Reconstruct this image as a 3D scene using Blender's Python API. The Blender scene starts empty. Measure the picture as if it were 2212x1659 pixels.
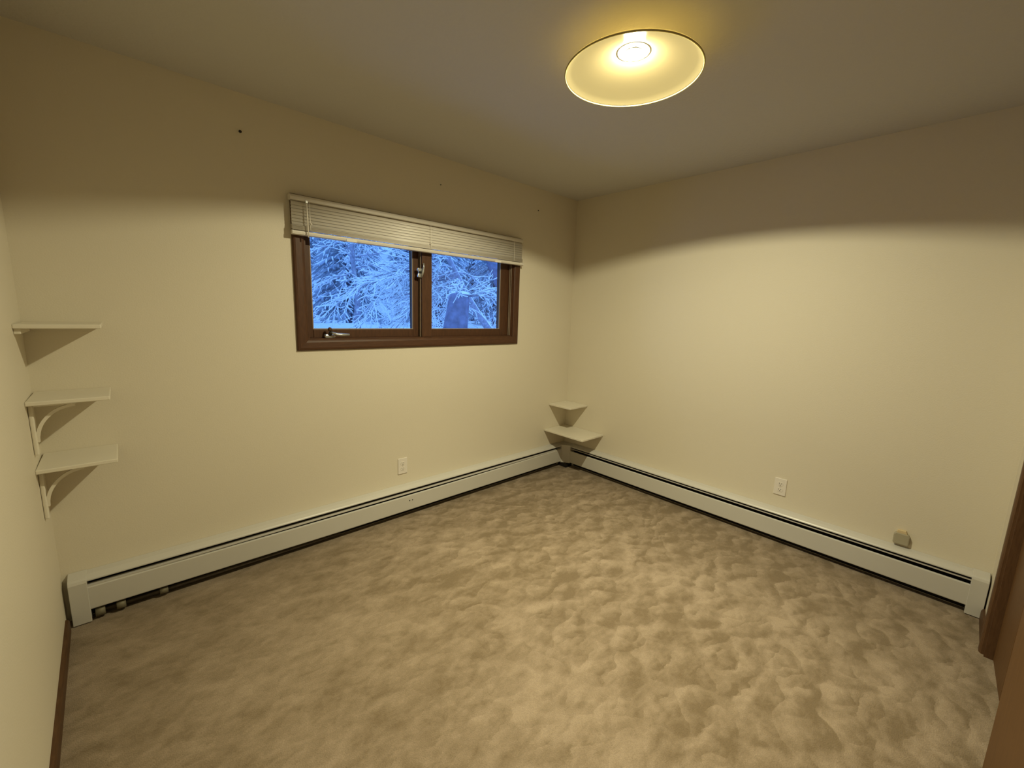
import bpy, bmesh, math, random
from mathutils import Vector, Matrix

S = bpy.context.scene
COL = S.collection
PI = math.pi

# ------------------------------------------------------------------ camera
cam_d = bpy.data.cameras.new('camera')
cam = bpy.data.objects.new('camera', cam_d)
COL.objects.link(cam)
cam_d.sensor_fit = 'HORIZONTAL'
cam_d.sensor_width = 36.0
cam_d.lens = 911.6 / 2212 * 36.0
cam_d.clip_start = 0.02
cam_d.clip_end = 200
R_ = [[0.7363146, -0.6758382, 0.0329170], [-0.0881885, -0.1440853, -0.9856278], [0.6708678, 0.7228293, -0.1656932]]
m = Matrix(((R_[0][0], -R_[1][0], -R_[2][0], -3.1035),
            (R_[0][1], -R_[1][1], -R_[2][1], -2.56435),
            (R_[0][2], -R_[1][2], -R_[2][2], 1.43442), (0, 0, 0, 1)))
cam.matrix_world = m
S.camera = cam

# ------------------------------------------------------------------ world / exposure
S.view_settings.view_transform = 'Standard'
S.view_settings.look = 'None'
S.view_settings.gamma = 1.0
S.view_settings.exposure = 0.0
S.view_settings.use_curve_mapping = False
S.cycles.max_bounces = 10
S.cycles.diffuse_bounces = 6
S.cycles.transmission_bounces = 8
S.cycles.transparent_max_bounces = 12
S.cycles.use_denoising = True
S.cycles.caustics_reflective = False
S.cycles.caustics_refractive = False
S.cycles.sample_clamp_indirect = 4.0
w = bpy.data.worlds.new('dusk_sky')
S.world = w
w.use_nodes = True
bg = w.node_tree.nodes['Background']
bg.inputs['Color'].default_value = (0.20, 0.47, 1.12, 1)      # blue winter dusk
bg.inputs['Strength'].default_value = 1.95
BULB = 4100.0                                                  # emission of the bulb's dome
BEAM = 165.0                                                   # watts of the spot added to brighten the floor below
BULB_COL = (1.0, 0.92, 0.60)

# ------------------------------------------------------------------ materials
def mat(name, col, rough=0.6, spec=0.3, metal=0.0, noise=None, bump=None, wood=None):
    M = bpy.data.materials.new(name)
    M.use_nodes = True
    nt = M.node_tree
    N, L = nt.nodes, nt.links
    b = N['Principled BSDF']
    b.inputs['Base Color'].default_value = (*col, 1)
    b.inputs['Roughness'].default_value = rough
    b.inputs['Specular IOR Level'].default_value = spec
    b.inputs['Metallic'].default_value = metal
    tc = N.new('ShaderNodeTexCoord')
    if noise:                       # (scale, amount)
        t = N.new('ShaderNodeTexNoise'); t.inputs['Scale'].default_value = noise[0]; t.inputs['Detail'].default_value = 4
        r = N.new('ShaderNodeValToRGB')
        a = noise[1]
        r.color_ramp.elements[0].position = .3; r.color_ramp.elements[1].position = .7
        r.color_ramp.elements[0].color = (*[c * (1 - a) for c in col], 1)
        r.color_ramp.elements[1].color = (*[min(1, c * (1 + a)) for c in col], 1)
        L.new(tc.outputs['Object'], t.inputs['Vector']); L.new(t.outputs['Fac'], r.inputs['Fac'])
        L.new(r.outputs['Color'], b.inputs['Base Color'])
    if wood:                        # stretch axis scales, second colour
        mp = N.new('ShaderNodeMapping'); mp.inputs['Scale'].default_value = wood[0]
        t = N.new('ShaderNodeTexNoise'); t.inputs['Scale'].default_value = 9; t.inputs['Detail'].default_value = 8; t.inputs['Distortion'].default_value = .6
        r = N.new('ShaderNodeValToRGB')
        r.color_ramp.elements[0].position = .3; r.color_ramp.elements[1].position = .72
        r.color_ramp.elements[0].color = (*wood[1], 1); r.color_ramp.elements[1].color = (*col, 1)
        L.new(tc.outputs['Object'], mp.inputs['Vector']); L.new(mp.outputs['Vector'], t.inputs['Vector'])
        L.new(t.outputs['Fac'], r.inputs['Fac']); L.new(r.outputs['Color'], b.inputs['Base Color'])
    if bump:                        # (scale, strength, distance)
        t = N.new('ShaderNodeTexNoise'); t.inputs['Scale'].default_value = bump[0]; t.inputs['Detail'].default_value = 3
        bp = N.new('ShaderNodeBump'); bp.inputs['Strength'].default_value = bump[1]; bp.inputs['Distance'].default_value = bump[2]
        L.new(tc.outputs['Object'], t.inputs['Vector']); L.new(t.outputs['Fac'], bp.inputs['Height'])
        L.new(bp.outputs['Normal'], b.inputs['Normal'])
    return M

M_wall = mat('wall_paint', (.66, .61, .50), .55, .3, bump=(170, .25, .002))
M_ceil = mat('ceiling_paint', (.56, .55, .53), .8, .2, bump=(60, .5, .004))
M_white = mat('white_enamel', (.53, .515, .475), .35, .45, noise=(3, .02))
M_shelf = mat('shelf_paint', (.69, .65, .55), .4, .4, noise=(6, .02))
M_plate = mat('outlet_plastic', (.72, .68, .62), .35, .5)
M_dark = mat('heater_shade', (.015, .012, .010), .8, .2)  # near-black that paints in the shade inside and under the heaters
M_fin = mat('fin_metal', (.10, .085, .07), .5, .4, .4)
M_damper = mat('damper_metal', (.50, .47, .42), .4, .5)
M_pipe = mat('pipe_metal', (.055, .042, .028), .6, .3, .2, noise=(40, .3))
M_coup = mat('coupling_metal', (.17, .15, .10), .6, .3, .2, noise=(40, .3))
M_wood = mat('window_oak', (.090, .039, .018), .5, .3, wood=((2, 14, 14), (.058, .025, .012)))
M_woodv = mat('window_oak_upright', (.090, .039, .018), .5, .3, wood=((14, 14, 2), (.058, .025, .012)))
M_base = mat('baseboard_wood', (.095, .047, .019), .5, .25, wood=((14, 2, 14), (.062, .029, .012)))
M_door = mat('door_veneer', (.125, .060, .019), .5, .3, wood=((10, 10, 1.2), (.10, .046, .014)))
M_casing = mat('door_casing_wood', (.115, .058, .026), .48, .3, wood=((14, 14, 2), (.08, .038, .016)))
M_strip = mat('weatherstrip', (.30, .24, .18), .5, .3)
M_metal = mat('grey_metal', (.55, .56, .56), .32, .5, .75)
M_black = mat('black_iron', (.02, .017, .015), .5, .4)
M_blind = mat('blind_vinyl', (.62, .585, .53), .42, .45)
M_cord = mat('blind_cord', (.75, .72, .66), .7, .2)
M_jack = mat('jack_plastic', (.36, .33, .24), .5, .4)
M_jtop = mat('jack_top', (.62, .50, .30), .5, .4)
M_bark = mat('bark', (.34, .33, .42), .9, .1, noise=(18, .3), bump=(30, .6, .01))  # paler than bark, with the hazy veil over the trees mixed in
M_bark2 = mat('dark_bark', (.20, .20, .30), .9, .1, noise=(9, .3), bump=(20, .6, .02))
M_snow = mat('snow', (.88, .90, .93), .85, .1, bump=(25, .3, .01))
M_needle = mat('conifer_needles', (.42, .46, .55), .9, .1, noise=(4, .3))  # needle colour lightened in place of haze

def carpet():
    M = bpy.data.materials.new('carpet'); M.use_nodes = True
    nt = M.node_tree; N, L = nt.nodes, nt.links
    b = N['Principled BSDF']; b.inputs['Roughness'].default_value = .95; b.inputs['Specular IOR Level'].default_value = .08
    b.inputs['Sheen Weight'].default_value = .15; b.inputs['Sheen Roughness'].default_value = .5
    tc = N.new('ShaderNodeTexCoord')
    def noise(scale, detail, dist, rot, sc):
        mp = N.new('ShaderNodeMapping'); mp.inputs['Rotation'].default_value = (0, 0, rot); mp.inputs['Scale'].default_value = sc
        L.new(tc.outputs['Object'], mp.inputs['Vector'])
        n = N.new('ShaderNodeTexNoise'); n.inputs['Scale'].default_value = scale; n.inputs['Detail'].default_value = detail
        n.inputs['Roughness'].default_value = .55; n.inputs['Distortion'].default_value = dist
        L.new(mp.outputs['Vector'], n.inputs['Vector']); return n
    def mth(op, a_, b_, c_=None):
        k = N.new('ShaderNodeMath'); k.operation = op
        for i_, v_ in enumerate((a_, b_, c_)):
            if v_ is None: continue
            if isinstance(v_, (int, float)): k.inputs[i_].default_value = v_
            else: L.new(v_, k.inputs[i_])
        return k.outputs[0]
    big = noise(1.3, 2, .4, 0, (1, 1, 1)).outputs['Fac']
    wob = noise(3.0, 2, .0, 0, (1, 1, 1))
    # crescents left in the pile: one per cell, light on one side and dark on the other
    def crescents(scale, rot, sc, ang):
        mp = N.new('ShaderNodeMapping'); mp.inputs['Rotation'].default_value = (0, 0, rot); mp.inputs['Scale'].default_value = sc
        ml = N.new('ShaderNodeVectorMath'); ml.operation = 'MULTIPLY_ADD'; ml.inputs[1].default_value = (.16, .16, 0)
        L.new(wob.outputs['Color'], ml.inputs[0]); L.new(tc.outputs['Object'], ml.inputs[2])
        n8 = noise(9.0, 3, .0, 0, (1, 1, 1))
        m2 = N.new('ShaderNodeVectorMath'); m2.operation = 'MULTIPLY_ADD'; m2.inputs[1].default_value = (.10, .10, 0)
        L.new(n8.outputs['Color'], m2.inputs[0]); L.new(ml.outputs[0], m2.inputs[2])
        L.new(m2.outputs[0], mp.inputs['Vector'])
        v = N.new('ShaderNodeTexVoronoi'); v.voronoi_dimensions = '2D'; v.inputs['Scale'].default_value = scale
        L.new(mp.outputs['Vector'], v.inputs['Vector'])
        sb = N.new('ShaderNodeVectorMath'); sb.operation = 'SUBTRACT'
        L.new(mp.outputs['Vector'], sb.inputs[0]); L.new(v.outputs['Position'], sb.inputs[1])
        nz = N.new('ShaderNodeVectorMath'); nz.operation = 'NORMALIZE'; 
        mz = N.new('ShaderNodeVectorMath'); mz.operation = 'MULTIPLY'; mz.inputs[1].default_value = (1, 1, 0)
        L.new(sb.outputs[0], mz.inputs[0]); L.new(mz.outputs[0], nz.inputs[0])
        dt = N.new('ShaderNodeVectorMath'); dt.operation = 'DOT_PRODUCT'; dt.inputs[1].default_value = (math.cos(ang), math.sin(ang), 0)
        L.new(nz.outputs[0], dt.inputs[0])
        up = N.new('ShaderNodeMapRange'); up.interpolation_type = 'SMOOTHSTEP'; up.inputs[1].default_value = .06; up.inputs[2].default_value = .36
        L.new(v.outputs['Distance'], up.inputs[0])
        dn = N.new('ShaderNodeMapRange'); dn.interpolation_type = 'SMOOTHSTEP'; dn.inputs[1].default_value = .42; dn.inputs[2].default_value = .72; dn.inputs[3].default_value = 1; dn.inputs[4].default_value = 0
        L.new(v.outputs['Distance'], dn.inputs[0])
        return mth('MULTIPLY', mth('MULTIPLY', up.outputs[0], dn.outputs[0]), dt.outputs['Value'])
    c1 = crescents(5.6, .6, (1, 1.35, 1), 2.2)
    c2 = crescents(9.5, -.5, (1.2, 1, 1), .9)
    arcs = noise(6.6, 4.0, .9, .72, (1.0, 1.75, 1)).outputs['Fac']
    fine = noise(26, 3, .6, .3, (1, 1.6, 1)).outputs['Fac']
    # the marks are stronger on the window-far side of the room, the rest has been trodden smooth
    sx = N.new('ShaderNodeSeparateXYZ'); L.new(tc.outputs['Object'], sx.inputs[0])
    mk = N.new('ShaderNodeMapRange'); mk.interpolation_type = 'SMOOTHSTEP'; mk.inputs[1].default_value = -2.7; mk.inputs[2].default_value = -1.3; mk.inputs[3].default_value = .35; mk.inputs[4].default_value = 1.0
    L.new(sx.outputs['X'], mk.inputs[0])
    cr_ = mth('MULTIPLY', mth('MULTIPLY_ADD', c1, .085, mth('MULTIPLY', c2, .075)), mk.outputs[0])
    mix_ = mth('ADD', cr_, mth('MULTIPLY_ADD', arcs, .40, mth('MULTIPLY_ADD', big, .38, mth('MULTIPLY', fine, .22))))
    n1o = mix_
    r1 = N.new('ShaderNodeValToRGB'); r1.color_ramp.elements[0].position = .38; r1.color_ramp.elements[1].position = .66
    r1.color_ramp.elements[0].color = (.165, .121, .073, 1); r1.color_ramp.elements[1].color = (.305, .237, .168, 1)
    L.new(mix_, r1.inputs['Fac'])
    n2 = N.new('ShaderNodeTexNoise'); n2.inputs['Scale'].default_value = 260; n2.inputs['Detail'].default_value = 2
    L.new(tc.outputs['Object'], n2.inputs['Vector'])
    mx = N.new('ShaderNodeMix'); mx.data_type = 'RGBA'; mx.blend_type = 'OVERLAY'; mx.inputs[0].default_value = .35
    L.new(r1.outputs['Color'], mx.inputs[6]); L.new(n2.outputs['Color'], mx.inputs[7])
    # keep the fibre noise grey
    bw = N.new('ShaderNodeRGBToBW'); L.new(n2.outputs['Color'], bw.inputs['Color']); L.new(bw.outputs['Val'], mx.inputs[7])
    L.new(mx.outputs[2], b.inputs['Base Color'])
    ad = N.new('ShaderNodeMath'); ad.operation = 'MULTIPLY_ADD'; ad.inputs[1].default_value = .0
    L.new(n1o, ad.inputs[0]); L.new(n2.outputs['Fac'], ad.inputs[2])
    bp = N.new('ShaderNodeBump'); bp.inputs['Strength'].default_value = .45; bp.inputs['Distance'].default_value = .008
    L.new(ad.outputs[0], bp.inputs['Height']); L.new(bp.outputs['Normal'], b.inputs['Normal'])
    return M
M_carpet = carpet()

def glass_pane():
    M = bpy.data.materials.new('window_glass'); M.use_nodes = True
    nt = M.node_tree; N, L = nt.nodes, nt.links
    N.remove(N['Principled BSDF'])
    t = N.new('ShaderNodeBsdfTransparent'); t.inputs['Color'].default_value = (.95, .97, .97, 1)
    g = N.new('ShaderNodeBsdfGlossy'); g.inputs['Roughness'].default_value = .02
    f = N.new('ShaderNodeFresnel'); f.inputs['IOR'].default_value = 1.25
    x = N.new('ShaderNodeMixShader')
    L.new(f.outputs[0], x.inputs[0]); L.new(t.outputs[0], x.inputs[1]); L.new(g.outputs[0], x.inputs[2])
    L.new(x.outputs[0], N['Material Output'].inputs['Surface'])
    return M
M_glass = glass_pane()

def shade_mat(name, col, tr):
    M = bpy.data.materials.new(name); M.use_nodes = True
    nt = M.node_tree; N, L = nt.nodes, nt.links
    N.remove(N['Principled BSDF'])
    d = N.new('ShaderNodeBsdfDiffuse'); d.inputs['Color'].default_value = (*col, 1)
    t = N.new('ShaderNodeBsdfTranslucent'); t.inputs['Color'].default_value = (*tr, 1)
    a = N.new('ShaderNodeAddShader')
    g = N.new('ShaderNodeBsdfGlossy'); g.inputs['Roughness'].default_value = .25
    x = N.new('ShaderNodeMixShader'); x.inputs[0].default_value = .012
    L.new(d.outputs[0], a.inputs[0]); L.new(t.outputs[0], a.inputs[1])
    L.new(a.outputs[0], x.inputs[1]); L.new(g.outputs[0], x.inputs[2])
    L.new(x.outputs[0], N['Material Output'].inputs['Surface'])
    return M
M_shade = shade_mat('amber_glass', (.085, .074, .045), (.34, .29, .17))
M_rim = shade_mat('amber_glass_rim', (.3, .26, .13), (.2, .17, .08))

def emit(name, col, s):
    M = bpy.data.materials.new(name); M.use_nodes = True
    nt = M.node_tree; N, L = nt.nodes, nt.links
    N.remove(N['Principled BSDF'])
    e = N.new('ShaderNodeEmission'); e.inputs['Color'].default_value = (*col, 1); e.inputs['Strength'].default_value = s
    L.new(e.outputs[0], N['Material Output'].inputs['Surface'])
    return M
M_bulb = emit('bulb_glow', BULB_COL, BULB)

# ------------------------------------------------------------------ mesh helpers
class MB:
    def __init__(s): s.v = []; s.f = []
    def add(s, vs, fs):
        o = len(s.v); s.v += [tuple(v) for v in vs]; s.f += [tuple(i + o for i in f) for f in fs]; return s
    def box(s, x0, x1, y0, y1, z0, z1):
        if x0 > x1: x0, x1 = x1, x0
        if y0 > y1: y0, y1 = y1, y0
        if z0 > z1: z0, z1 = z1, z0
        return s.add([(x0, y0, z0), (x1, y0, z0), (x1, y1, z0), (x0, y1, z0), (x0, y0, z1), (x1, y0, z1), (x1, y1, z1), (x0, y1, z1)],
                     [(3, 2, 1, 0), (4, 5, 6, 7), (0, 1, 5, 4), (1, 2, 6, 5), (2, 3, 7, 6), (3, 0, 4, 7)])
    def prism(s, poly, fn0, fn1):
        """poly of 2D points; fn0 / fn1 map a 2D point to the 3D end caps"""
        n = len(poly)
        vs = [fn0(p) for p in poly] + [fn1(p) for p in poly]
        fs = [tuple(range(n))[::-1], tuple(range(n, 2 * n))] + [(i, (i + 1) % n, n + (i + 1) % n, n + i) for i in range(n)]
        return s.add(vs, fs)
    def tube(s, pts, rads, sides=6, caps=True):
        pts = [Vector(p) for p in pts]; n = len(pts); vs = []; fs = []
        for i, p in enumerate(pts):
            t = (pts[min(i + 1, n - 1)] - pts[max(i - 1, 0)])
            t = t.normalized() if t.length > 1e-9 else Vector((0, 0, 1))
            u = t.cross(Vector((0, 0, 1)))
            if u.length < .05: u = t.cross(Vector((1, 0, 0)))
            u.normalize(); q = u.cross(t)
            r = rads[i] if hasattr(rads, '__len__') else rads
            for k in range(sides):
                a = 2 * PI * k / sides
                vs.append(p + u * (r * math.cos(a)) + q * (r * math.sin(a)))
        for i in range(n - 1):
            for k in range(sides):
                k2 = (k + 1) % sides
                fs.append((i * sides + k, i * sides + k2, (i + 1) * sides + k2, (i + 1) * sides + k))
        if caps:
            fs.append(tuple(range(sides))[::-1]); fs.append(tuple((n - 1) * sides + k for k in range(sides)))
        return s.add(vs, fs)
    def lathe(s, prof, seg=48, c=(0, 0, 0), close=False):
        n = len(prof); vs = []; fs = []
        for k in range(seg):
            a = 2 * PI * k / seg
            for r, z in prof: vs.append((c[0] + r * math.cos(a), c[1] + r * math.sin(a), c[2] + z))
        rng = n if close else n - 1
        for k in range(seg):
            k2 = (k + 1) % seg
            for i in range(rng):
                j = (i + 1) % n
                fs.append((k * n + i, k2 * n + i, k2 * n + j, k * n + j))
        return s.add(vs, fs)
    def build(s, name, material, parent=None, smooth=False, bevel=0, loc=None):
        me = bpy.data.meshes.new(name)
        vs = s.v
        if loc: vs = [(v[0] - loc[0], v[1] - loc[1], v[2] - loc[2]) for v in vs]
        me.from_pydata(vs, [], s.f); me.update()
        bm = bmesh.new(); bm.from_mesh(me)
        bmesh.ops.remove_doubles(bm, verts=bm.verts, dist=1e-6)
        bmesh.ops.recalc_face_normals(bm, faces=bm.faces)
        bm.to_mesh(me); bm.free()
        me.materials.append(material)
        if smooth:
            for p in me.polygons: p.use_smooth = True
        o = bpy.data.objects.new(name, me); COL.objects.link(o)
        if loc: o.location = loc
        if parent: o.parent = parent; 
        if parent and parent.type == 'EMPTY': o.matrix_parent_inverse = Matrix.Translation(-Vector(parent.location))
        elif parent: o.matrix_parent_inverse = Matrix.Translation(-Vector(parent.location))
        if bevel:
            b = o.modifiers.new('bevel', 'BEVEL'); b.width = bevel; b.segments = 2; b.limit_method = 'ANGLE'; b.angle_limit = math.radians(40)
        return o

def tag(o, label, cat, group=None):
    o['label'] = label; o['category'] = cat
    if group: o['group'] = group
    return o
def thing(name, label, cat, loc, group=None):
    o = bpy.data.objects.new(name, None); COL.objects.link(o); o.location = loc; o.empty_display_size = .1
    return tag(o, label, cat, group)
def struct(o):
    o['kind'] = 'structure'; return o
def box(name, material, b, parent=None, bevel=0, smooth=False):
    return MB().box(*b).build(name, material, parent, smooth, bevel)

H = 2.44
def wx(y): return -3.394 + 0.021 * (-y)          # the left wall is a little out of square
YD = -2.80                                        # wall with the folding doors

# ------------------------------------------------------------------ room shell
struct(box('floor', M_carpet, (-3.6, .14, -3.6, .14, -.12, 0)))
struct(box('ceiling', M_ceil, (-3.6, .14, -3.6, .14, H, H + .12)))
OX0, OX1, OZ0, OZ1 = -2.325, -.745, 1.243, 1.965    # window opening
mb = MB()
mb.box(-3.55, OX0, 0, .13, -.1, H); mb.box(OX1, .13, 0, .13, -.1, H)
mb.box(OX0, OX1, 0, .13, -.1, OZ0); mb.box(OX0, OX1, 0, .13, OZ1, H)
struct(mb.build('wall_window', M_wall))
struct(box('wall_right', M_wall, (0, .13, -3.55, 0, -.1, H)))
mb = MB()
mb.prism([(wx(0), 0), (wx(-3.5), -3.5), (-3.55, -3.5), (-3.55, 0)], lambda p: (p[0], p[1], -.1), lambda p: (p[0], p[1], H))
struct(mb.build('wall_left', M_wall))
mb = MB()                                         # door wall: opening from x=-2.05 to -.40, 2.03 high
mb.box(-.40, 0, YD - .12, YD, -.1, H); mb.box(-3.36, -2.05, YD - .12, YD, -.1, H); mb.box(-2.05, -.40, YD - .12, YD, 2.04, H)
struct(mb.build('wall_closet', M_wall))
struct(box('wall_closet_back', M_wall, (-2.3, 0, -3.48, -3.44, -.1, H)))

# skirting of the left wall (brown wood), from the heater towards the camera
mb = MB()
y0, y1 = -.085, YD + .001
prof = [(0, 0), (.013, 0), (.013, .048), (.009, .058), (0, .060)]
mb.prism(prof, lambda p: (wx(y0) + p[0], y0, p[1]), lambda p: (wx(y1) + p[0], y1, p[1]))
struct(mb.build('baseboard_left', M_base))
mb = MB()
mb.prism(prof, lambda p: (-.002, YD + p[0], p[1]), lambda p: (-.335, YD + p[0], p[1]))
struct(mb.build('baseboard_closet', M_base))

# ------------------------------------------------------------------ window
def y_frame(name, x0, x1, z0, z1, w_, prof, parent):
    """four mitred casing pieces round the opening; prof = (distance outwards from inner edge, thickness)"""
    cs = [((x0, z0), (x1, z0)), ((x1, z0), (x1, z1)), ((x1, z1), (x0, z1)), ((x0, z1), (x0, z0))]
    outs = [(-1, -1), (1, -1), (1, 1), (-1, 1)]
    cor = [(x0, z0), (x1, z0), (x1, z1), (x0, z1)]
    for k in range(4):
        a, b = k, (k + 1) % 4
        mb = MB()
        mb.prism(prof, lambda p: (cor[a][0] + outs[a][0] * p[0], -p[1], cor[a][1] + outs[a][1] * p[0]),
                 lambda p: (cor[b][0] + outs[b][0] * p[0], -p[1], cor[b][1] + outs[b][1] * p[0]))
        mb.build(name, M_wood if k % 2 == 0 else M_woodv, parent)

win = bpy.data.objects.new('window_1', None); COL.objects.link(win); win.location = (-1.545, 0, OZ0); struct(win)
win['label'] = 'brown wooden two-pane window in the long wall, snowy trees outside'
cp = [(0, -.001), (0, .009), (.006, .013), (.014, .016), (.045, .018), (.054, .016), (.060, .010), (.060, -.001)]
y_frame('casing', OX0 + .002, OX1 - .002, OZ0 + .002, OZ1 - .002, .06, cp, win)
# jamb lining of the reveal
JT = .012
box('jamb', M_woodv, (OX0, OX0 + JT, .0, .125, OZ0, OZ1), win)
box('jamb', M_woodv, (OX1 - JT, OX1, .0, .125, OZ0, OZ1), win)
box('jamb', M_wood, (OX0, OX1, .0, .125, OZ1 - JT, OZ1), win)
box('sill', M_wood, (OX0, OX1, -.002, .125, OZ0, OZ0 + .010), win)
MX0, MX1 = -1.584, -1.508
box('mullion', M_woodv, (MX0, MX1, -.004, .115, OZ0 + .010, OZ1 - JT), win, .003)
def sash(x0, x1, gx0, gx1):
    z0, z1 = OZ0 + .010, OZ1 - JT
    g0, g1 = 1.303, z1 - .05
    ya, yb = .042, .088
    mb = MB()
    r = .007
    # four rails with a small bead at the glass
    for (a, b_, c, d) in ((x0, gx0, z0, z1), (gx1, x1, z0, z1), (gx0, gx1, z0, g0), (gx0, gx1, g1, z1)):
        mb.box(a, b_, ya, yb, c, d)
    s_ = mb.build('sash', M_woodv, win, bevel=.003)
    mb = MB()
    t = .005
    for (a, b_, c, d) in ((gx0, gx0 + t, g0, g1), (gx1 - t, gx1, g0, g1), (gx0 + t, gx1 - t, g0, g0 + t), (gx0 + t, gx1 - t, g1 - t, g1)):
        mb.box(a, b_, ya + .004, ya + .014, c, d)
    mb.build('glazing_bead', M_strip, s_)
    box('pane', M_glass, (gx0 - .004, gx1 + .004, .058, .062, g0 - .004, g1 + .004), s_)
    return s_
s1 = sash(OX0 + JT + .001, MX0 - .001, -2.279, -1.625)
s2 = sash(MX1 + .001, OX1 - JT - .001, -1.482, -.842)
# pale weatherstrips on the reveals that face the camera
for xx in (MX0, OX1 - JT):
    for yy in (.014, .031):
        box('weatherstrip', M_strip, (xx - .004, xx, yy - .0026, yy + .0026, OZ0 + .012, OZ1 - JT), win)
# crank of the left sash
cr = MB().box(-2.225, -2.165, .004, .036, OZ0 + .010, OZ0 + .032).build('crank', M_metal, win, bevel=.006)
MB().tube([(-2.196, .012, 1.272), (-2.196, -.004, 1.285), (-2.190, -.012, 1.288)], [.011, .010, .009], 10).build('crank_hub', M_black, cr, True)
MB().tube([(-2.192, -.012, 1.286), (-2.165, -.014, 1.276), (-2.14, -.015, 1.274), (-2.09, -.015, 1.273)], [.006, .008, .0085, .006], 8).build('crank_arm', M_metal, cr, True)
mb = MB(); mb.lathe([(0, -.012), (.008, -.010), (.012, 0), (.008, .010), (0, .012)], 14, (-2.199, .000, 1.305)); mb.build('crank_knob', M_base, cr, True)
# sash latch beside the mullion
lt = MB()
lt.prism([(-1.612, 1.650), (-1.574, 1.650), (-1.571, 1.664), (-1.578, 1.678), (-1.572, 1.706), (-1.612, 1.712), (-1.616, 1.700), (-1.606, 1.683), (-1.615, 1.662)],
         lambda p: (p[0], -.004, p[1]), lambda p: (p[0], .010, p[1]))
lt = lt.build('latch', M_metal, win, bevel=.003)
MB().tube([(-1.588, -.008, 1.655), (-1.583, -.014, 1.690), (-1.578, -.016, 1.715), (-1.580, -.020, 1.742)], [.007, .008, .006, .004], 8).build('latch_lever', M_metal, lt, True)
MB().tube([(-1.600, -.010, 1.683), (-1.600, .000, 1.683)], .008, 10).build('latch_pivot', M_black, lt, True)

# ------------------------------------------------------------------ raised blind
BX0, BX1 = -2.392, -.700
bl = thing('mini_blind', 'white horizontal slat blind pulled up at the top of the window', 'blind', (-1.546, -.04, 2.01))
mb = MB()
pr = [(-.019, 1.984), (-.019, 2.012), (-.050, 2.012), (-.058, 2.007), (-.061, 1.999), (-.061, 1.984)]
mb.prism(pr, lambda p: (BX0 - .005, p[0], p[1]), lambda p: (BX1 - .008, p[0], p[1]))
mb.build('headrail', M_blind, bl, bevel=.002)
def slat_mesh(ang, wd=.025, th=.0003):
    mb = MB(); n = 4; top = []; bot = []
    for i in range(n + 1):
        u = (i / n - .5) * wd; c = .0018 * (1 - (2 * i / n - 1) ** 2)
        yy = u * math.cos(ang) - c * math.sin(ang); zz = u * math.sin(ang) + c * math.cos(ang)
        top.append((yy, zz + th)); bot.append((yy, zz - th))
    mb.prism(top + bot[::-1], lambda p: (BX0 + .002, p[0], p[1]), lambda p: (BX1 - .002, p[0], p[1]))
    me = mb.build('slat', M_blind, None, True)
    return me
first = slat_mesh(math.radians(70))
first.location = (0, -.040, 1.972); first.parent = bl; first.matrix_parent_inverse = Matrix.Translation(-Vector(bl.location))
for k in range(1, 7):
    c = first.copy(); COL.objects.link(c); c.location = (0, -.040, 1.972 - k * .0165)
flat = slat_mesh(math.radians(12), .025, .0010)
flat.location = (0, -.040, 1.859); flat.parent = bl; flat.matrix_parent_inverse = Matrix.Translation(-Vector(bl.location))
for k in range(1, 10):
    c = flat.copy(); COL.objects.link(c); c.location = (0, -.040 + random.Random(k).uniform(-.0015, .0015), 1.859 - k * .0024)
mb = MB()
pr = [(-.027, 1.812), (-.027, 1.830), (-.040, 1.834), (-.053, 1.830), (-.055, 1.822), (-.053, 1.812), (-.040, 1.808)]
mb.prism(pr, lambda p: (BX0, p[0], p[1]), lambda p: (BX1 + .010, p[0], p[1]))
mb.build('bottom_rail', M_blind, bl, bevel=.001)
for xx in (-2.30, -1.547, -.80):
    mb = MB(); mb.tube([(xx, -.056, 1.984), (xx, -.0575, 1.84)], .0011, 6); mb.build('ladder_cord', M_cord, bl)
for xx in (-2.075, -.96):
    box('rail_clip', M_cord, (xx - .03, xx + .03, -.0562, -.052, 1.809, 1.822), bl)
for xx in (-2.296, -1.547):
    mb = MB(); mb.lathe([(0, -.006), (.004, -.004), (.004, .002), (0, .006)], 8, (xx, -.061, 1.872)); mb.build('cord_bead', M_plate, bl, True)
mb = MB(); mb.tube([(-2.318, -.066, 1.976), (-2.317, -.068, 1.90), (-2.316, -.068, 1.80)], .0032, 6); mb.build('tilt_wand', M_plate, bl, True)
box('wand_hook', M_metal, (-2.323, -2.313, -.070, -.058, 1.974, 1.986), bl)

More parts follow.
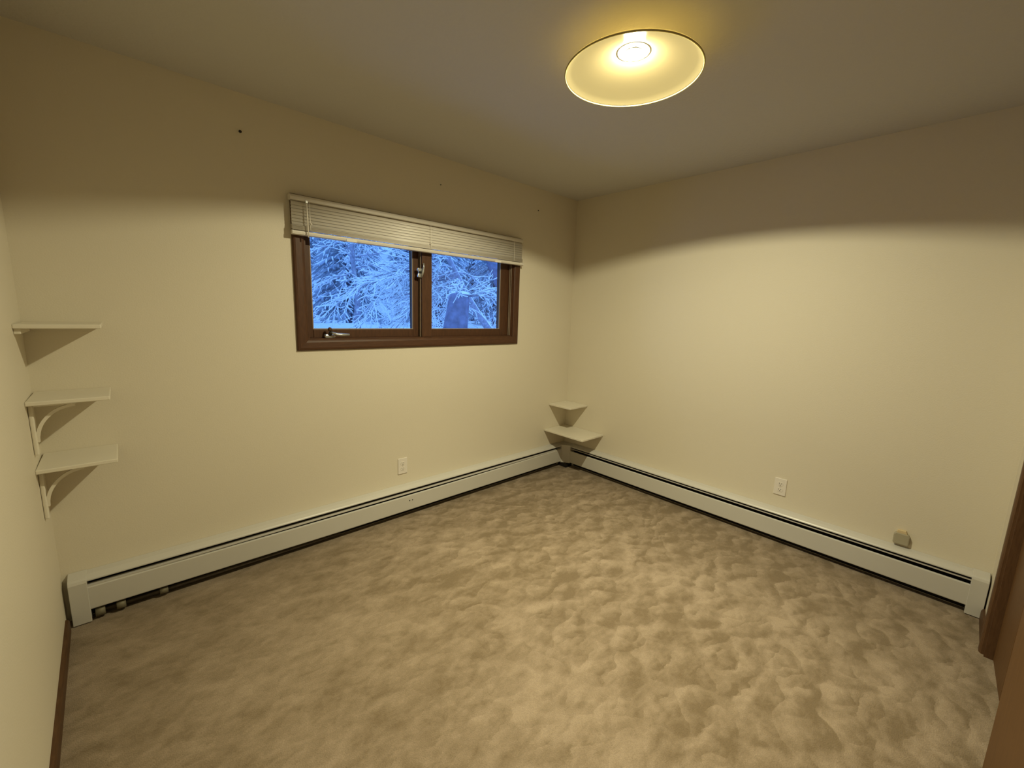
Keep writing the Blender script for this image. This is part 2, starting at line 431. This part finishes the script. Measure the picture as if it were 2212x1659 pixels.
# ------------------------------------------------------------------ baseboard heaters
def heater(name, label, P, s0, s1, caps, sag, blade):
    """P(s, d, z): s runs along the wall, d out from it"""
    h = thing(name, label, 'heater', P((s0 + s1) / 2, .03, 0), None)
    def ext(nm, prof, a, b, mt, bevel=0):
        mb = MB(); mb.prism(prof, lambda p: P(a, p[0], p[1]), lambda p: P(b, p[0], p[1]))
        return mb.build(nm, mt, h, bevel=bevel)
    a, b = s0 + (.058 if caps[0] else 0), s1 - (.058 if caps[1] else 0)
    ext('top_hood', [(.001, .224), (.034, .219), (.057, .209), (.0615, .203), (.0615, .198), (.0595, .198), (.0585, .203), (.034, .214), (.001, .218)], a, b, M_white)
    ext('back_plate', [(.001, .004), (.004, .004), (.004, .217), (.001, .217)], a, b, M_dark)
    # front panel, bowed slightly down along its middle
    mb = MB(); n = 14; vs = []; fs = []
    for i in range(n + 1):
        s = a + (b - a) * i / n; dz = sag * math.sin(PI * i / n); lo = .047 if not sag else .062 - .012 * min(1, 3 * i / n)
        zt = (.1705 if sag else .1600) - dz
        pf = [(.063, lo), (.0645, lo + .004), (.0650, zt - .004), (.063, zt), (.056, zt + .001), (.056, zt - .001), (.0615, zt - .003), (.0615, lo + .003), (.056, lo + .002), (.056, lo)]
        vs += [P(s, *p) for p in pf]
    k = len(pf)
    for i in range(n):
        for j in range(k):
            fs.append((i * k + j, i * k + (j + 1) % k, (i + 1) * k + (j + 1) % k, (i + 1) * k + j))
    fs += [tuple(range(k))[::-1], tuple(n * k + j for j in range(k))]
    mb.add(vs, fs); fp = mb.build('front_panel', M_white, h)
    if blade == 'wide':
        ext('damper', [(.0600, .1690), (.0605, .1735), (.040, .1785), (.040, .1750)], a + .002, b - .002, M_damper)
    else:
        ext('damper', [(.0612, .1815), (.0612, .1855), (.045, .1850), (.045, .1820)], a + .002, b - .002, M_damper)
    ext('heating_element', [(.008, .060), (.050, .060), (.050, .135), (.008, .135)], a + .06, b - .06, M_dark)
    ext('hood_shade', [(.006, .2155), (.034, .2125), (.056, .2025), (.057, .1995), (.034, .2085), (.006, .2115)], a, b, M_dark)  # dark strip standing in for the shade under the hood
    cpf = [(.001, .004), (.067, .004), (.0675, .196), (.063, .207), (.055, .213), (.001, .228)]
    if caps[0]: ext('end_cap', cpf, s0, s0 + .060, M_white, .002)
    if caps[1]: ext('end_cap', cpf, s1 - .060, s1, M_white, .002)
    return h, fp, ext
PL = lambda s, d, z: (s, -d, z)
PR = lambda s, d, z: (-d, -s, z)
hl, fpl, extl = heater('baseboard_heater', 'long white metal baseboard heater under the window', PL, -3.374, -.112, (1, 0), .014, 'wide')
hr, fpr, extr = heater('baseboard_heater', 'white metal baseboard heater with two slots along the right wall', PR, .131, 2.794, (0, 1), 0, 'thin')
# inside-corner cover joining the two, belongs to the right-hand heater
mb = MB()
mb.prism([(-.001, -.001), (-.001, -.134), (-.0665, -.134), (-.0665, -.128), (-.106, -.0665), (-.113, -.0665), (-.113, -.001)], lambda p: (p[0], p[1], .040), lambda p: (p[0], p[1], .215))
mb.build('corner_cover', M_white, hr, bevel=.002)
mb = MB(); mb.tube([(-.085, -.100, .120), (-.0895, -.1035, .120)], .004, 8); mb.build('screw', M_metal, hr)
box('corner_gap_shade', M_dark, (-.10, -.02, -.12, -.02, 0, .040), hr)  # dark block painted as the shaded gap below the cover
# two small screw holes in the left heater's panel
for xx in (-1.722, -1.700):
    MB().tube([(xx, -.0640, .118), (xx, -.0654, .118)], .0045, 8).build('screw_hole', M_black, fpl)
# pipe, couplings and bracket feet seen through the gap below the panels
mb = MB(); mb.tube([(-3.30, -.040, .030), (-2.2, -.040, .032)], .011, 8); mb.build('pipe', M_pipe, hl, True)
for xx, r in ((-3.285, .022), (-3.215, .020), (-3.06, .016)):
    mb = MB(); mb.tube([(xx - .016, -.044, .030), (xx + .016, -.044, .030)], r, 10); mb.build('pipe_coupling', M_coup, hl, True)
# ------------------------------------------------------------------ shelves on the left wall
def left_shelf(z, depth, label, bracket):
    t = thing('wall_shelf', label, 'shelf', (wx(0) + .1, -.12, z - .015), 'small shelves in the left corner')
    x0, x1 = wx(-.1) + .003, -3.160
    mb = MB(); mb.box(x0, x1, -depth, -.001, z - .016, z); mb.build('board', M_shelf, t, bevel=.003)
    if bracket:
        yb0, yb1 = -.205, -.183
        zb = z - .016
        xw = wx(-.19) + .001
        mb = MB(); mb.box(xw, xw + .013, yb0, yb1, zb - .200, zb)
        bk = mb.build('bracket', M_shelf, t, bevel=.004)
        mb = MB(); mb.box(xw + .013, xw + .128, yb0, yb1, zb - .012, zb); mb.build('bracket_arm', M_shelf, bk, bevel=.003)
        # curved brace: quarter arc, convex towards the corner
        pts = []
        cx, cz, rx, rz = xw + .125, zb - .150, .117, .140
        for i in range(13):
            a = PI - (PI / 2) * i / 12
            pts.append((cx + rx * math.cos(a), cz + rz * math.sin(a)))
        inn = [(cx + (rx - .011) * math.cos(PI - (PI / 2) * i / 12), cz + (rz - .011) * math.sin(PI - (PI / 2) * i / 12)) for i in range(13)]
        mb = MB(); mb.prism(pts + inn[::-1], lambda p: (p[0], yb0 + .004, p[1]), lambda p: (p[0], yb1 - .004, p[1]))
        mb.build('bracket_brace', M_shelf, bk)
    else:
        mb = MB(); mb.box(x0, x0 + .018, -depth + .015, -.02, z - .036, z - .016); mb.build('cleat', M_shelf, t, bevel=.002)
        mb = MB(); mb.box(x0 + .018, x1 - .022, -.020, -.001, z - .030, z - .016); mb.build('cleat', M_shelf, t, bevel=.002)
    return t
left_shelf(1.337, .25, 'topmost small white shelf at the left edge, on cleats without a curved bracket', False)
left_shelf(1.052, .25, 'middle small white shelf on the left with a curved bracket', True)
left_shelf(.790, .255, 'lowest small white shelf on the left with a curved bracket', True)

# ------------------------------------------------------------------ corner shelves at the far corner
def corner_shelf(z, lx, ly, label):
    t = thing('corner_shelf', label, 'shelf', (-.1, -.1, z - .014), 'square shelves in the far corner')
    mb = MB(); mb.box(-lx, -.001, -ly, -.001, z - .015, z); mb.build('board', M_shelf, t, bevel=.002)
    mb = MB(); mb.box(-.014, -.001, -ly + .012, -.016, z - .032, z - .015); mb.build('cleat', M_shelf, t)
    mb = MB(); mb.box(-lx + .02, -.001, -.015, -.001, z - .029, z - .015); mb.build('cleat', M_shelf, t)
    return t
corner_shelf(.622, .250, .254, 'upper and smaller square white shelf in the far corner')
corner_shelf(.385, .300, .445, 'lower and wider white shelf in the far corner just above the heaters')

# ------------------------------------------------------------------ outlets and jack
def outlet(P, s, z, label):
    t = thing('wall_outlet', label, 'outlet', P(s, .003, z), 'duplex outlets')
    def pr(nm, poly, d0, d1, mt, par, bevel=0):
        mb = MB(); mb.prism(poly, lambda p: P(s + p[0], d0, z + p[1]), lambda p: P(s + p[0], d1, z + p[1])); return mb.build(nm, mt, par, bevel=bevel)
    pr('cover_plate', [(-.035, -.057), (.035, -.057), (.035, .057), (-.035, .057)], 0, .006, M_plate, t, .003)
    for q in (-.0195, .0195):
        poly = []
        for i in range(16):
            a = 2 * PI * i / 16; poly.append((.0168 * math.cos(a), q + max(-.0130, min(.0130, .0168 * math.sin(a)))))
        r = pr('receptacle', poly, .005, .0075, M_plate, t)
        for dx, hh in ((-.0064, .0045), (.0064, .0038)):
            pr('slot', [(dx - .0011, q + .003 - hh), (dx + .0011, q + .003 - hh), (dx + .0011, q + .003 + hh), (dx - .0011, q + .003 + hh)], .0070, .0078, M_black, r)
        pr('ground_hole', [(.0026 * math.cos(2 * PI * i / 10), q - .0075 + .0026 * math.sin(2 * PI * i / 10)) for i in range(10)], .0070, .0078, M_black, r)
    pr('screw', [(.003 * math.cos(2 * PI * i / 10), .003 * math.sin(2 * PI * i / 10)) for i in range(10)], .0055, .0072, M_metal, t)
    return t
outlet(PL, -1.741, .359, 'white duplex outlet on the window wall, low between window and heater')
outlet(PR, 1.848, .367, 'white duplex outlet on the bare right wall above the heater')
jk = thing('phone_jack', 'small grey-green jack block with tan top on the right wall near its end', 'jack', (-.012, -2.455, .236))
mb = MB(); yc = -2.455
mb.prism([(-.030, .238), (.030, .238), (.033, .246), (.033, .290), (.026, .302), (-.026, .302), (-.033, .290), (-.033, .246)], lambda p: (0, yc + p[0], p[1]), lambda p: (-.024, yc + p[0], p[1]))
mb.build('body', M_jack, jk, bevel=.004)
mb = MB(); mb.prism([(-.022, .3005), (.024, .3005), (.020, .318), (-.014, .320)], lambda p: (0, yc + p[0], p[1]), lambda p: (-.019, yc + p[0], p[1]))
mb.build('lid', M_jtop, jk, bevel=.003)

# nails left in the window wall
def nail(x, z, sc, label):
    mb = MB()
    mb.tube([(x, .004, z), (x, -.010 * sc, z - .001)], .0028 * sc, 8)
    mb.tube([(x, -.010 * sc, z - .001), (x, -.012 * sc, z - .001)], .0062 * sc, 10)
    tag(mb.build('nail', M_black, None, loc=(x, 0, z)), label, 'nail', 'nails in the window wall')
nail(-2.592, 2.262, 1.1, 'dark nail head alone on the upper wall left of the window')
nail(-.498, 2.270, .7, 'tiny dark nail high on the wall between window and far corner')
nail(-1.440, 2.267, .55, 'tiny dark nail above the middle of the blind')

# ------------------------------------------------------------------ ceiling lamp
LX, LY, LZ = -1.582, -1.540, 2.345
lp = thing('ceiling_lamp', 'lit ceiling lamp with a wide shallow round amber glass dish', 'lamp', (LX, LY, H))
prof = [(.2545, 0), (.249, .007), (.228, .020), (.198, .034), (.165, .047), (.130, .058), (.095, .068), (.074, .0735), (.066, .0770), (.064, .0945)]
mb = MB(); inner = prof; outer = [(r + .002, min(.0948, z + .0035)) for r, z in prof]
mb.lathe(outer + inner[::-1], 72, (LX, LY, LZ), close=True)
mb.build('shade', M_shade, lp, True)
mb = MB(); mb.lathe([(.2535 + .0026 * math.cos(2 * PI * i / 8), .002 + .0026 * math.sin(2 * PI * i / 8)) for i in range(8)], 72, (LX, LY, LZ), close=True)
mb.build('shade_rim', M_rim, lp, True)
mb = MB(); mb.lathe([(0, .0949), (.0635, .0949), (.0635, .0775), (.058, .0770), (0, .0770)], 40, (LX, LY, LZ)); mb.build('canopy', M_damper, lp, True)
BZ = LZ + .0720                                    # the bulb's dome hangs from the canopy
mb = MB(); mb.lathe([(0, .0052), (.031, .0052), (.034, 0.0004), (0, .0004)], 28, (LX, LY, BZ)); mb.build('bulb_housing', M_plate, lp, True)
mb = MB(); mb.lathe([(.034 * math.cos(a), -.0085 * math.sin(a)) for a in [PI / 2 * i / 10 for i in range(10)]] + [(0, -.0085)], 32, (LX, LY, BZ)); mb.build('bulb', M_bulb, lp, True)

# soft extra spot added under the bulb to brighten the carpet beneath
bd = bpy.data.lights.new('added_floor_spot', 'SPOT'); bd.energy = BEAM; bd.color = BULB_COL; bd.spot_size = math.radians(88); bd.spot_blend = 1.0; bd.shadow_soft_size = .03
bo = bpy.data.objects.new('added_floor_spot', bd); COL.objects.link(bo); bo.location = (LX, LY, BZ - .021); bo.parent = lp; bo.matrix_parent_inverse = Matrix.Translation(-Vector(lp.location))

# ------------------------------------------------------------------ closet opening with folding doors (right edge of the picture)
cs = bpy.data.objects.new('door_1', None); COL.objects.link(cs); cs.location = (-.40, YD, 0); struct(cs)
cs['label'] = 'brown wooden folding closet door at the right edge'
cpf = [(0, 0), (0, .010), (.006, .014), (.014, .017), (.044, .017), (.054, .013), (.058, .008), (.058, 0)]
mb = MB(); mb.prism(cpf, lambda p: (-.395 + p[0], YD + p[1], 0), lambda p: (-.395 + p[0], YD + p[1], 2.09)); mb.build('casing', M_casing, cs)
mb = MB(); mb.prism(cpf, lambda p: (-2.055 - p[0], YD + p[1], 0), lambda p: (-2.055 - p[0], YD + p[1], 2.09)); mb.build('casing', M_casing, cs)
mb = MB(); mb.prism(cpf, lambda p: (-2.055, YD + p[1], 2.035 + p[0]), lambda p: (-.395, YD + p[1], 2.035 + p[0])); mb.build('casing', M_casing, cs)
box('jamb', M_casing, (-.412, -.400, YD - .115, YD + .001, 0, 2.04), cs)
box('jamb', M_casing, (-2.05, -2.038, YD - .115, YD + .001, 0, 2.04), cs)
box('jamb', M_casing, (-2.05, -.400, YD - .115, YD + .001, 2.028, 2.04), cs)
def leaf(x0, y0, x1, y1, knob=False):
    d = Vector((x1 - x0, y1 - y0)); n = Vector((d.y, -d.x)).normalized()
    if n.y > 0: n = -n
    th = .030
    mb = MB(); mb.prism([(x0, y0), (x1, y1), (x1 + n.x * th, y1 + n.y * th), (x0 + n.x * th, y0 + n.y * th)], lambda p: (p[0], p[1], .006), lambda p: (p[0], p[1], 2.02))
    o = mb.build('door_leaf', M_door, cs, bevel=.003)
    return o
leaf(-.418, -2.826, -.715, -2.836)
leaf(-.722, -2.836, -1.205, -2.782)
leaf(-1.212, -2.780, -1.610, -2.800)
leaf(-1.617, -2.800, -2.030, -2.826)

# ------------------------------------------------------------------ outside: snow, trees
def gz(x, y):
    return .62 + .072 * min(y, 5) + (max(0, y - 13) ** 1.2) * .22 + .04 * math.sin(x * .9 + 1) + .03 * math.sin(y * 1.7 + x * .6)
mb = MB(); nx, ny = 50, 50; vs = []; fs = []
for j in range(ny + 1):
    for i in range(nx + 1):
        x = -14 + 44 * i / nx; y = .16 + 34 * (j / ny) ** 1.5
        vs.append((x, y, gz(x, y) + .03 * math.sin(i * 2.1) * math.sin(j * 1.3)))
for j in range(ny):
    for i in range(nx):
        a = j * (nx + 1) + i; fs.append((a, a + 1, a + nx + 2, a + nx + 1))
mb.add(vs, fs); struct(mb.build('snowy_ground', M_snow, None, True))

def limb(rng, bark, snow, p, d, length, r, level, droop, counts, snow_k=1.0):
    step = [.11, .08, .055][level]
    n = max(2, int(length / step)); pts = [p.copy()]; dirs = []
    d = d.normalized()
    for i in range(n):
        d = (d + Vector((rng.gauss(0, .13), rng.gauss(0, .13), rng.gauss(0, .11) - droop))).normalized()
        dirs.append(d.copy()); pts.append(pts[-1] + d * (length / n))
    rad = [r * (1 - .75 * i / n) for i in range(n + 1)]
    bark.tube(pts, rad, 5 if level == 0 else 3, False)
    sr = [(max(.5 * q, .0050) + rng.uniform(0, .0028)) * snow_k for q in rad]
    snow.tube([pt + Vector((0, 0, q * .75 + s * .5)) for pt, q, s in zip(pts, rad, sr)], sr, 4, True)
    if level < 2:
        per = counts[level]
        for i in range(1, n + 1):
            for _ in range(per):
                if rng.random() < .22: continue
                ax = Vector((rng.gauss(0, 1), rng.gauss(0, 1), rng.gauss(0, .6)))
                c = (dirs[i - 1] * 1.1 + ax.normalized() * .85).normalized()
                ln = length * rng.uniform(.16, .34) * (1.15 - .6 * i / n)
                limb(rng, bark, snow, pts[i], c, max(.08, ln), max(.0035, rad[i] * .5), level + 1, droop * 1.1, counts, snow_k)

def big_tree(name, label, trunk_pts, trunk_r, limbs, seed, bark_m, counts=(2, 1), droop=.03, snow_side=True):
    rng = random.Random(seed)
    t = thing(name, label, 'tree', trunk_pts[0])
    mb = MB(); mb.tube(trunk_pts, trunk_r, 12); mb.build('trunk', bark_m, t, True)
    bark, snow = MB(), MB()
    if snow_side:
        snow.tube([Vector(p) + Vector((-.1 * r, -.25 * r, .75 * r)) for p, r in zip(trunk_pts, trunk_r)], [r * .62 for r in trunk_r], 6)
    for (p, d, ln, r) in limbs:
        limb(rng, bark, snow, Vector(p), Vector(d), ln, r, 0, droop, counts)
    b = bark.build('branches', bark_m, t); b['kind'] = 'stuff'
    s = snow.build('branch_snow', M_snow, t, True); s['kind'] = 'stuff'
    return t
rng = random.Random(4)
# slanting tree whose limbs sweep left across both panes
tp = [(2.771, 4.348, 0.825), (2.554, 4.291, 1.076), (2.201, 4.257, 1.418), (1.893, 4.234, 1.783), (1.642, 4.234, 2.17), (1.414, 4.257, 2.558), (1.141, 4.291, 3.048), (0.833, 4.348, 3.561)]
tr = [.085, .072, .066, .058, .050, .044, .036, .026]
lm = []
for k in range(15):
    u = rng.uniform(2.6, 6.6); i = int(u); f = u - i
    p = Vector(tp[i]).lerp(Vector(tp[i + 1]), f)
    lm.append((p, (-1, rng.uniform(-.35, .22), rng.uniform(-.38, .12)), rng.uniform(1.5, 2.6), rng.uniform(.014, .024)))
for k in range(4):
    u = rng.uniform(3.2, 5.8); i = int(u); f = u - i
    p = Vector(tp[i]).lerp(Vector(tp[i + 1]), f)
    lm.append((p, (rng.uniform(.3, 1), rng.uniform(-.5, .5), rng.uniform(-.1, .5)), rng.uniform(.6, 1.2), rng.uniform(.010, .016)))
big_tree('bare_tree', 'slanting bare tree whose snow-covered branches sweep left across both window panes', tp, tr, lm, 11, M_bark)
# low bare tree rooted further left, behind, fills the left pane
tp2 = [(.55, 6.2, 1.0), (.58, 6.2, 1.7), (.50, 6.25, 2.5), (.55, 6.3, 3.4)]
lm = []
for k in range(16):
    z = rng.uniform(1.5, 3.3); a = rng.uniform(0, 2 * PI)
    lm.append(((.54, 6.22, z), (math.cos(a), .5 * math.sin(a) - .2, rng.uniform(-.1, .45)), rng.uniform(.9, 1.7), .016))
big_tree('bare_tree', 'bare snow-covered tree further back behind the left window pane', tp2, [.07, .06, .05, .03], lm, 23, M_bark, droop=.05)
# thick upright trunk seen low in the right pane
tp3 = [(.64, 2.8, .70), (.65, 2.8, 1.12), (.70, 2.8, 1.45), (.72, 2.8, 1.60), (.735, 2.8, 1.69)]
lm = []
for k in range(9):
    a = rng.uniform(0, 2 * PI)
    lm.append(((.73 + .11 * math.cos(a), 2.8 + .12 * math.sin(a), 1.66), (math.cos(a), .6 * math.sin(a) - .2, rng.uniform(.1, .7)), rng.uniform(.35, .62), .007))
st = big_tree('broken_trunk', 'thick dark broken-off tree trunk low in the right window pane', tp3, [.215, .190, .168, .160, .142], lm, 31, M_bark2, counts=(2, 1), snow_side=False)
mb = MB(); mb.lathe([(0, .045), (.06, .042), (.12, .028), (.143, .004), (.145, -.008), (0, -.008)], 14, (.735, 2.8, 1.695)); mb.build('snow_cap', M_snow, st, True)
# broad trunk leaning in from the upper right
tp4 = [(6.0, 7.0, .9), (5.50, 6.98, 1.72), (5.10, 6.95, 2.40), (4.55, 6.95, 3.30), (4.1, 6.95, 4.1)]
lm = []
for k in range(6):
    u = rng.uniform(.9, 3.4); i = int(u); p = Vector(tp4[i]).lerp(Vector(tp4[i + 1]), u - i)
    lm.append((p, (rng.uniform(-1, .3), rng.uniform(-.3, .2), rng.uniform(-.2, .5)), rng.uniform(.6, 1.2), .013))
big_tree('leaning_tree', 'broad dark trunk leaning left at the upper edge of the right window pane', tp4, [.22, .21, .20, .18, .16], lm, 47, M_bark2, counts=(1, 1))

# low bushes in front, half buried in snow
def bush(x, y, n, hgt, seed, label):
    r_ = random.Random(seed); bark, snow = MB(), MB()
    t = thing('snowy_bush', label, 'bush', (x, y, gz(x, y)), 'snow-covered bushes beyond the window')
    for k in range(n):
        a = r_.uniform(0, 2 * PI); e = r_.uniform(.3, 1.1)
        limb(r_, bark, snow, Vector((x + .08 * math.cos(a), y + .08 * math.sin(a), gz(x, y) - .05)), Vector((math.cos(a) * .7, .5 * math.sin(a), e)), hgt * r_.uniform(.7, 1.2), .009, 0, .04, (1, 1))
    bark.build('twigs', M_bark, t)['kind'] = 'stuff'
    snow.build('twig_snow', M_snow, t, True)['kind'] = 'stuff'
bush(-.85, 5.75, 13, .75, 5, 'low snow-covered bush at the bottom left of the left window pane')
bush(3.6, 5.6, 12, .8, 6, 'low snow-covered bush right of the broken trunk in the right pane')
# conifers further back
def conifer(seed, hgt, rad):
    r_ = random.Random(seed)
    t = bpy.data.objects.new('snowy_conifer', None); COL.objects.link(t)
    MB().tube([(0, 0, -.1), (0, 0, hgt * .5), (0, 0, hgt)], [.09, .06, .01], 7).build('trunk', M_bark2, t)
    nd, sn = MB(), MB()
    z = .35
    while z < hgt * .97:
        R = rad * (1 - z / hgt) ** .8 + .05
        k = max(5, int(13 * R))
        for i in range(k):
            a = 2 * PI * (i + r_.random()) / k
            L_ = R * r_.uniform(.7, 1.1); dz = -L_ * r_.uniform(.15, .5)
            n = 5; pts = []
            for q in range(n + 1):
                f = q / n; pts.append(Vector((math.cos(a) * L_ * f, math.sin(a) * L_ * f, z + .25 * L_ * f * (1 - f) + dz * f * f)))
            side = Vector((-math.sin(a), math.cos(a), 0))
            for q in range(n):
                for sg in (-1, 1):
                    w0 = .22 * L_ * (1 - .6 * q / n) * r_.uniform(.6, 1.2)
                    tip = (pts[q] + pts[q + 1]) / 2 + side * sg * w0 + Vector((math.cos(a), math.sin(a), 0)) * .06 - Vector((0, 0, w0 * .5))
                    nd.tube([pts[q], tip], [.035, .012], 3, True)
                    if r_.random() < .62:
                        up = Vector((0, 0, .025))
                        sn.tube([pts[q].lerp(tip, .2) + up, tip + up], [.024, .012], 3, True)
            nd.tube(pts, [.03 * (1 - .6 * q / n) for q in range(n + 1)], 3)
        z += r_.uniform(.16, .26)
    nd.build('needles', M_needle, t)['kind'] = 'stuff'
    sn.build('needle_snow', M_snow, t)['kind'] = 'stuff'
    return t
protos = [conifer(3, 5.2, 1.15), conifer(8, 6.0, 1.3)]
spots = [(-1.3, 8.2, 'snowy conifer nearest the left edge of the left window pane'),
         (1.5, 9.0, 'snowy conifer standing behind the middle of the left window pane'),
         (4.0, 8.4, 'snowy conifer behind the window mullion and the broken trunk'),
         (7.0, 9.4, 'snowy conifer at the right edge of the right window pane'),
         (.1, 12.2, 'distant snowy conifer in the second row, furthest left of them'),
         (2.9, 12.8, 'distant snowy conifer in the second row, second from the left'),
         (5.7, 12.4, 'distant snowy conifer in the second row, second from the right'),
         (8.6, 12.8, 'distant snowy conifer in the second row, furthest right of them'),
         (1.6, 16.5, 'far snowy conifer in the third row, on its left side'),
         (4.5, 16.8, 'far snowy conifer in the middle of the third row'),
         (7.4, 16.5, 'far snowy conifer in the third row, on its right side'),
         (10.4, 16.0, 'far snowy conifer at the right end of the third row')]
rb = random.Random(77)
back = 'snowy conifer in the dense rows at the far edge of the snow, mostly hidden'
for row, y in enumerate((20.0, 23.2)):
    for k in range(6): spots.append((.6 + row * 1.5 + 3.0 * k + rb.uniform(-.15, .15), y + rb.uniform(-.2, .2), back))
for i, (x, y, lab) in enumerate(spots):
    src = protos[i % 2]
    if i < 2: t = src
    else:
        t = src.copy(); COL.objects.link(t)
        for ch in list(src.children):
            c = ch.copy(); COL.objects.link(c); c.parent = t
    t.location = (x, y, gz(x, y)); t.rotation_euler = (0, 0, i * 1.3); t.scale = (1, 1, 1)
    tag(t, lab, 'tree', 'far rows of snowy conifers' if lab == back else 'snowy conifers beyond the window')
